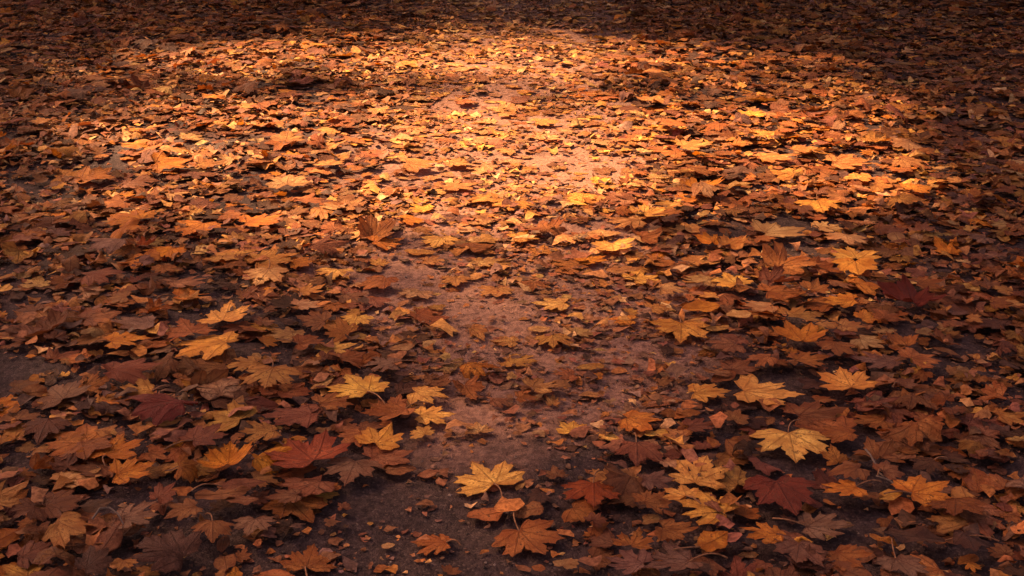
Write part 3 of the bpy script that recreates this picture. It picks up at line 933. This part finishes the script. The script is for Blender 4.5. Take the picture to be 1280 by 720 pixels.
parts_ = [crumbs(190000, .007, .030, 1.0, [('brown', .32), ('rust', .12), ('red_brown', .26), ('taupe', .20), ('dark_brown', .16), ('tan', .03)], .007, curl=.7, bare=True), crumbs(60000, .014, .040, .10, VP, .026, curl=1.25), crumbs(62000, .016, .052, .85, [('tan', .30), ('ochre', .30), ('brown', .2), ('taupe', .08), ('rust', .12)], .006, fall=True), crumbs(60000, .008, .026, .8, CP, .006), crumbs(90000, .004, .011, .9, CP, .003, 6.5)]
o0, Vs, Fs, Ts = 0, [], [], []
for V, F_, T in parts_:
    Vs.append(V); Fs.append(F_ + o0); Ts.append(T); o0 += len(V)
me = mesh_arrays('leaf_crumbs', np.concatenate(Vs), [np.concatenate(Fs)], [M_CRUMB], None, {'tint': ('FLOAT_COLOR', np.concatenate(Ts))})
tag(link('leaf_crumbs', me), 'torn brown leaf crumbs trodden into the bare soil', 'debris', kind='stuff')

# grit
x, y = scatter(26000, y1=6.0)
k = rng.random(len(x)) < np.clip((fbm(x * 4, y * 4, 21) - .25) * 2.5, .1, 1) * (1 - .7 * dens(x, y))
x, y = x[k], y[k]
B = len(x)
oct_ = np.array([(1, 0, 0), (-1, 0, 0), (0, 1, 0), (0, -1, 0), (0, 0, 1), (0, 0, -1)], float)
of = np.array([(0, 2, 4), (2, 1, 4), (1, 3, 4), (3, 0, 4), (2, 0, 5), (1, 2, 5), (3, 1, 5), (0, 3, 5)])
V = oct_[None] * np.exp(rng.uniform(math.log(.0015), math.log(.006), B))[:, None, None] * rng.uniform(.6, 1.2, (B, 6, 3)) + rng.normal(0, .0006, (B, 6, 3))
V = rotz(V, rng.uniform(0, 6.28, B))
V[..., 2] *= .7
V += np.stack([x, y, soil_z(x, y) + .001], -1)[:, None]
T = rng.uniform(.25, 1.6, (B, 1)) ** 1.5 * np.array([[.085, .058, .048]])
me = mesh_arrays('grit', V.reshape(-1, 3), [(of[None] + (np.arange(B) * 6)[:, None, None]).reshape(-1, 3)], [M_STONE], None,
                 {'tint': ('FLOAT_COLOR', np.column_stack([np.repeat(T, 6, 0), np.ones(B * 6)]))}, smooth=False)
tag(link('grit_gravel', me), 'fine grit and tiny stones on the bare soil', 'grit', kind='stuff')

# ------------------------------------------------------------------ a few twigs
def twig(pts, r0, label):
    n, k = len(pts), 6
    V, Fq = [], []
    P3 = []
    for (px, py, dz) in pts:
        a, b = at(px, py)
        P3.append((a, b, float(soil_z(np.array([a]), np.array([b]))[0] + litter_h(np.array([a]), np.array([b]))[0] * .8) + .008 + dz))
    P3 = np.array(P3)
    org = P3[0].copy()
    P3 = P3 - org
    for i, p in enumerate(P3):
        t = P3[min(i + 1, n - 1)] - P3[max(i - 1, 0)]
        t /= np.linalg.norm(t)
        s_ = np.cross(t, [0, 0, 1]); s_ /= np.linalg.norm(s_)
        u_ = np.cross(s_, t)
        for q in range(k):
            a = 2 * math.pi * q / k
            V.append(p + r0 * (1 - .5 * i / n) * (1 + .15 * math.sin(3 * i + q)) * (math.cos(a) * s_ + math.sin(a) * u_))
    for i in range(n - 1):
        for q in range(k): Fq.append((i * k + q, i * k + (q + 1) % k, (i + 1) * k + (q + 1) % k, (i + 1) * k + q))
    tag(link('twig', mesh_arrays('twig', np.array(V), [np.array(Fq)], [M_TWIG]), loc=org), label, 'twig')
twig([(1081, 572, .012), (1086, 582, .016), (1092, 590, .012), (1097, 598, .006), (1104, 604, .004)], .0028, 'thin forked brown twig lying among brown leaves beyond the straight-stalked orange leaf')
twig([(1094, 604, .006), (1110, 610, .01), (1122, 617, .006), (1134, 624, .004)], .0022, 'thin pale twig beside the stalk of the straight-stalked orange leaf')
twig([(120, 680, .02), (130, 674, .03), (142, 673, .032), (152, 678, .026), (158, 684, .012)], .0024, 'bent bow-shaped stem arching over the big folded brown leaf')

# ------------------------------------------------------------------ sun, sky and the trees that shade the path
AZ, EL = R(AZ_DEG), R(EL_DEG)          # azimuth from +y (away) towards +x
sun_dir = np.array([math.sin(AZ) * math.cos(EL), math.cos(AZ) * math.cos(EL), math.sin(EL)])

def light_map(px, py):          # share of the sun that the crowns let through, by where the ray lands
    g = lambda cx, cy, sx, sy: np.exp(-((px - cx) / sx) ** 2 - ((py - cy) / sy) ** 2)
    T = .02 + 1.2 * g(570, 178, 300, 50) + .36 * g(610, 245, 360, 55) + 1.0 * g(560, 76, 250, 18) + .22 * g(570, 42, 330, 26) + .5 * g(590, 112, 230, 26) + .62 * g(220, 172, 190, 46) + .5 * g(260, 84, 160, 17) \
        + .60 * g(980, 172, 250, 50) + .75 * g(1090, 238, 120, 26) + .30 * g(880, 90, 240, 28) + .17 * g(620, 270, 360, 70) + .06 * g(640, 400, 430, 120)
    T = T + .10 * g(640, 260, 700, 170)
    T = T * (1 - .7 * g(330, 112, 330, 13)) * (1 - .45 * g(700, 116, 200, 9))
    edge = np.clip((px + 20) / 220, 0, 1) * np.clip((1290 - px) / 200, 0, 1)
    return np.clip(T, .012, 1) * (.15 + .85 * edge)

NX_, NY_ = 240, 220
NT = NX_ * NY_
ix, iy = np.meshgrid(np.arange(NX_), np.arange(NY_))
gx_ = (-9 + 18 * (ix + rng.random(ix.shape)) / NX_).ravel()
gy_ = (.4 + 16.6 * (iy + rng.random(ix.shape)) / NY_).ravel()
pxs, pys = to_px(gx_, gy_, 0 * gx_)
pys = np.where(gy_ < 1.6, 900, pys)
tau = -np.log(np.clip(light_map(pxs, pys), .01, .995))
LS = .10                        # leaf spray radius
area = 18 * 16.6 * math.sin(EL)
need = tau * area / NT / (.5 * 1.75 * LS * LS)
cnt = np.floor(need + rng.random(len(need))).astype(int)
gx_, gy_ = np.repeat(gx_, cnt), np.repeat(gy_, cnt)
zc = rng.uniform(9, 16, len(gx_))
C3 = np.stack([gx_, gy_, 0 * gx_], -1) + sun_dir[None] * (zc / sun_dir[2])[:, None]  # crown leaves set along sun rays so their gaps shape the light patch
print('crown sprays', len(C3))
trunks = [(-14.5, 0), (-9.8, 0), (-5.2, 0)]
cen = np.array([0, 6, 0]) + sun_dir * (12 / sun_dir[2])
side = np.array([sun_dir[1], -sun_dir[0]]); side /= np.linalg.norm(side)
tp = [cen[:2] + side * k + np.array([0, o]) for k, o in ((-6.6, 1.0), (-2.6, 1.5), (5.4, .5))]
own = np.argmin(np.stack([np.hypot(C3[:, 0] - t[0], C3[:, 1] - t[1]) for t in tp]), 0)
star = [(1, 0), (.45, .32), (.45, .85), (0, .5), (-.5, .85), (-.45, .3), (-1, 0), (-.45, -.35), (-.4, -.85), (0, -.45), (.5, -.8), (.45, -.3)]
star = np.column_stack([np.array(star), np.zeros(12)])
sf = np.array([(0, 1, 11), (1, 2, 3), (3, 4, 5), (5, 6, 7), (7, 8, 9), (9, 10, 11), (1, 3, 5), (1, 5, 7), (1, 7, 9), (1, 9, 11)])
def tube(pts, radii, k=10):
    V, Fq = [], []
    pts = np.array(pts, float)
    for i, p in enumerate(pts):
        t = pts[min(i + 1, len(pts) - 1)] - pts[max(i - 1, 0)]
        t /= np.linalg.norm(t)
        s_ = np.cross(t, [.3, .9, .1]); s_ /= np.linalg.norm(s_)
        u_ = np.cross(s_, t)
        for q in range(k):
            a = 2 * math.pi * q / k
            V.append(p + radii[i] * (1 + .08 * math.sin(5 * q + i)) * (math.cos(a) * s_ + math.sin(a) * u_))
    for i in range(len(pts) - 1):
        for q in range(k): Fq.append((i * k + q, i * k + (q + 1) % k, (i + 1) * k + (q + 1) % k, (i + 1) * k + q))
    return np.array(V), np.array(Fq)
TL = ['tall maple tree in yellowing leaf standing on the verge side of the avenue', 'tall maple tree with the thinnest rust coloured crown beyond the sunlit patch', 'tall maple tree with dense orange crown standing nearest the far end of the path']
for t_i, t in enumerate(tp):
    s = own == t_i
    P3 = C3[s] - np.array([t[0], t[1], 0])
    B = len(P3)
    root = bpy.data.objects.new('maple_tree', None)
    COL.objects.link(root)
    root.location = (t[0], t[1], 0)
    tag(root, TL[t_i], 'tree')
    parts = [tube([(0, 0, -.1), (.03, .02, .5), (.08, .05, 4), (-.05, .1, 7.5), (.05, 0, 9.5), (.1, 0, 12)], [.42, .30, .24, .17, .09, .015], 14)]
    for q in rng.choice(B, 14):
        e_ = P3[q]
        z0 = rng.uniform(7, 9.5)
        parts.append(tube([(0, .05, z0), (e_[0] * .4, e_[1] * .4, z0 + (e_[2] - z0) * .55), (e_[0] * .95, e_[1] * .95, e_[2])], [.045, .022, .006], 7))
    o0, Vs, Fs = 0, [], []
    for V, Fq in parts: Vs.append(V); Fs.append(Fq + o0); o0 += len(V)
    link('trunk', mesh_arrays('trunk', np.concatenate(Vs), [np.concatenate(Fs)], [M_BARK]), root)
    V = np.tile(star[None], (B, 1, 1)) * LS * rng.uniform(.7, 1.25, (B, 1, 1))
    V = rotz(V, rng.uniform(0, 6.28, B))
    V = tilt(V, np.arccos(rng.uniform(0, 1, B)), rng.uniform(0, 6.28, B)) + P3[:, None]
    T = colours(B, [('orange', .3), ('rust', .3), ('gold', .2), ('ochre', .2)])
    me = mesh_arrays('crown', V.reshape(-1, 3), [(sf[None] + (np.arange(B) * 12)[:, None, None]).reshape(-1, 3)], [M_CROWN], None,
                     {'tint': ('FLOAT_COLOR', np.column_stack([np.repeat(T, 12, 0), np.ones(B * 12)]))}, smooth=False)
    link('crown', me, root)

# two unseen low trees added to darken the far end and the nearest leaves
for lab, (tx, ty), (cx, cy, cz), rad, n in (('low spreading maple tree whose crown roofs the dark far end of the path', (6.8, 13.5), (.5, 11.6, 6.0), (9.0, 3.6, 2.2), 17000),
                                            ('low spreading maple tree behind the viewer, shading the nearest leaves', (-5.0, -3.2), (0, -1.6, 5.2), (6.5, 3.1, 1.6), 7000)):
    v = rng.normal(0, 1, (n, 3)); v /= np.linalg.norm(v, axis=1, keepdims=True)
    c = np.array([cx, cy, cz]) + v * rng.random((n, 1)) ** (1 / 3) * np.array(rad) * (1 + .15 * np.sin(5 * v[:, :1] + 2) + .12 * np.sin(6 * v[:, 1:2]))
    g0 = c - sun_dir[None] * (c[:, 2:] / sun_dir[2])
    a, b = to_px(g0[:, 0], g0[:, 1], 0 * g0[:, 0])
    b = np.where(g0[:, 1] < 1.2, 900, b)
    c = c[rng.random(n) > np.clip(light_map(a, b) * 4 - .15, 0, 1)]       # the gap the sun comes through
    B = len(c)
    root = bpy.data.objects.new('maple_tree', None)
    COL.objects.link(root)
    root.location = (tx, ty, 0)
    tag(root, lab, 'tree')
    c = c - np.array([tx, ty, 0])
    parts = [tube([(0, 0, -.1), (.02, .02, .4), (.05, .0, 2.2), (.0, .08, cz - 1.5), (.05, .1, cz)], [.36, .26, .21, .16, .05], 14)]
    for q in rng.choice(B, 12):
        e_ = c[q]
        z0 = rng.uniform(2.8, cz - 1.2)
        parts.append(tube([(0, .03, z0), (e_[0] * .45, e_[1] * .45, z0 + (e_[2] - z0) * .7), (e_[0] * .97, e_[1] * .97, e_[2])], [.08, .04, .008], 7))
    o0, Vs, Fs = 0, [], []
    for Vq, Fq in parts: Vs.append(Vq); Fs.append(Fq + o0); o0 += len(Vq)
    link('trunk', mesh_arrays('trunk', np.concatenate(Vs), [np.concatenate(Fs)], [M_BARK]), root)
    V = rotz(np.tile(star[None], (B, 1, 1)) * rng.uniform(.12, .2, (B, 1, 1)), rng.uniform(0, 6.28, B))
    V = tilt(V, np.arccos(rng.uniform(.1, 1, B)), rng.uniform(0, 6.28, B)) + c[:, None]
    T = colours(B, [('orange', .3), ('rust', .4), ('brown', .3)])
    link('crown', mesh_arrays('crown', V.reshape(-1, 3), [(sf[None] + (np.arange(B) * 12)[:, None, None]).reshape(-1, 3)], [M_CROWN], None,
         {'tint': ('FLOAT_COLOR', np.column_stack([np.repeat(T, 12, 0), np.ones(B * 12)]))}, smooth=False), root)

SHL = ['broad evergreen shrub beyond the far end of the leaf-strewn path, on the sunny side', 'tall evergreen shrub closing the far end of the path', 'rounded evergreen shrub beyond the far verge, on the shady side',
       'widest evergreen shrub at the far corner of the verge']
for k, (sx, sy, rad, hh) in enumerate([(-6.2, 13.2, 2.5, 5.2), (-2.0, 13.9, 2.2, 5.4), (2.3, 13.2, 2.2, 5.6), (6.4, 12.6, 2.6, 5.2)]):  # unseen shrubs put in to block sky light at the far end
    root = bpy.data.objects.new('evergreen_shrub', None)
    COL.objects.link(root)
    root.location = (sx, sy, 0)
    tag(root, SHL[k], 'shrub')
    B = 5200
    v = rng.normal(0, 1, (B, 3)); v /= np.linalg.norm(v, axis=1, keepdims=True)
    v = v * rng.uniform(.45, 1, (B, 1)) ** .6 * (1 + .18 * np.sin(4 * v[:, :1] + k) + .15 * np.sin(5 * v[:, 1:2] + 2 * k))
    c = v * np.array([rad, rad * .8, hh * .5]) + np.array([0, 0, hh * .52])
    c = c[c[:, 2] > .1]; B = len(c)
    V = rotz(np.tile(star[None], (B, 1, 1)) * rng.uniform(.09, .17, (B, 1, 1)) * np.array([1, .6, 1]), rng.uniform(0, 6.28, B))
    V = tilt(V, np.arccos(rng.uniform(-.2, 1, B)), rng.uniform(0, 6.28, B)) + c[:, None]
    T = np.array([[.05, .085, .03]]) * rng.uniform(.5, 1.4, (B, 1))
    link('foliage', mesh_arrays('foliage', V.reshape(-1, 3), [(sf[None] + (np.arange(B) * 12)[:, None, None]).reshape(-1, 3)], [M_CROWN], None,
         {'tint': ('FLOAT_COLOR', np.column_stack([np.repeat(T, 12, 0), np.ones(B * 12)]))}, smooth=False), root)
    o0, Vs, Fs = 0, [], []
    for q in range(9):
        e_ = c[rng.integers(B)] * .9
        Vq, Fq = tube([(.1 * math.cos(q), .1 * math.sin(q), -.05), e_ * .5 + [0, 0, .1], e_], [.04, .025, .008], 6)
        Vs.append(Vq); Fs.append(Fq + o0); o0 += len(Vq)
    link('stem', mesh_arrays('stem', np.concatenate(Vs), [np.concatenate(Fs)], [M_BARK]), root)

sl = bpy.data.lights.new('sun', 'SUN')
sl.energy = SUN_E
sl.angle = R(SUN_A)
sl.color = (1.0, .915, .58)
so = link('sun', sl)
from mathutils import Vector
so.rotation_euler = Vector(sun_dir).to_track_quat('Z', 'Y').to_euler()
so.location = (0, 0, 30)

w = bpy.data.worlds.new('World')
S.world = w
w.use_nodes = True
g = G(w.node_tree)
w.node_tree.nodes.clear()
sky = g.n('ShaderNodeTexSky', sky_type='NISHITA', sun_disc=False, sun_elevation=EL, sun_rotation=AZ, dust_density=4.0, air_density=1.0)
bg = g.n('ShaderNodeBackground', {'Color': sky.outputs[0], 'Strength': SKY})
g.n('ShaderNodeOutputWorld', {0: bg.outputs[0]})

S.render.engine = 'CYCLES'
S.cycles.max_bounces = 6
S.cycles.use_denoising = True
vs = S.view_settings
vs.view_transform = 'Standard'
vs.look = 'None'
vs.gamma = 1.0
vs.use_curve_mapping = False
vs.exposure = EXPO
vs.use_white_balance = True
vs.white_balance_temperature = WB
vs.white_balance_tint = 50
S.render.resolution_x, S.render.resolution_y = 1024, 576
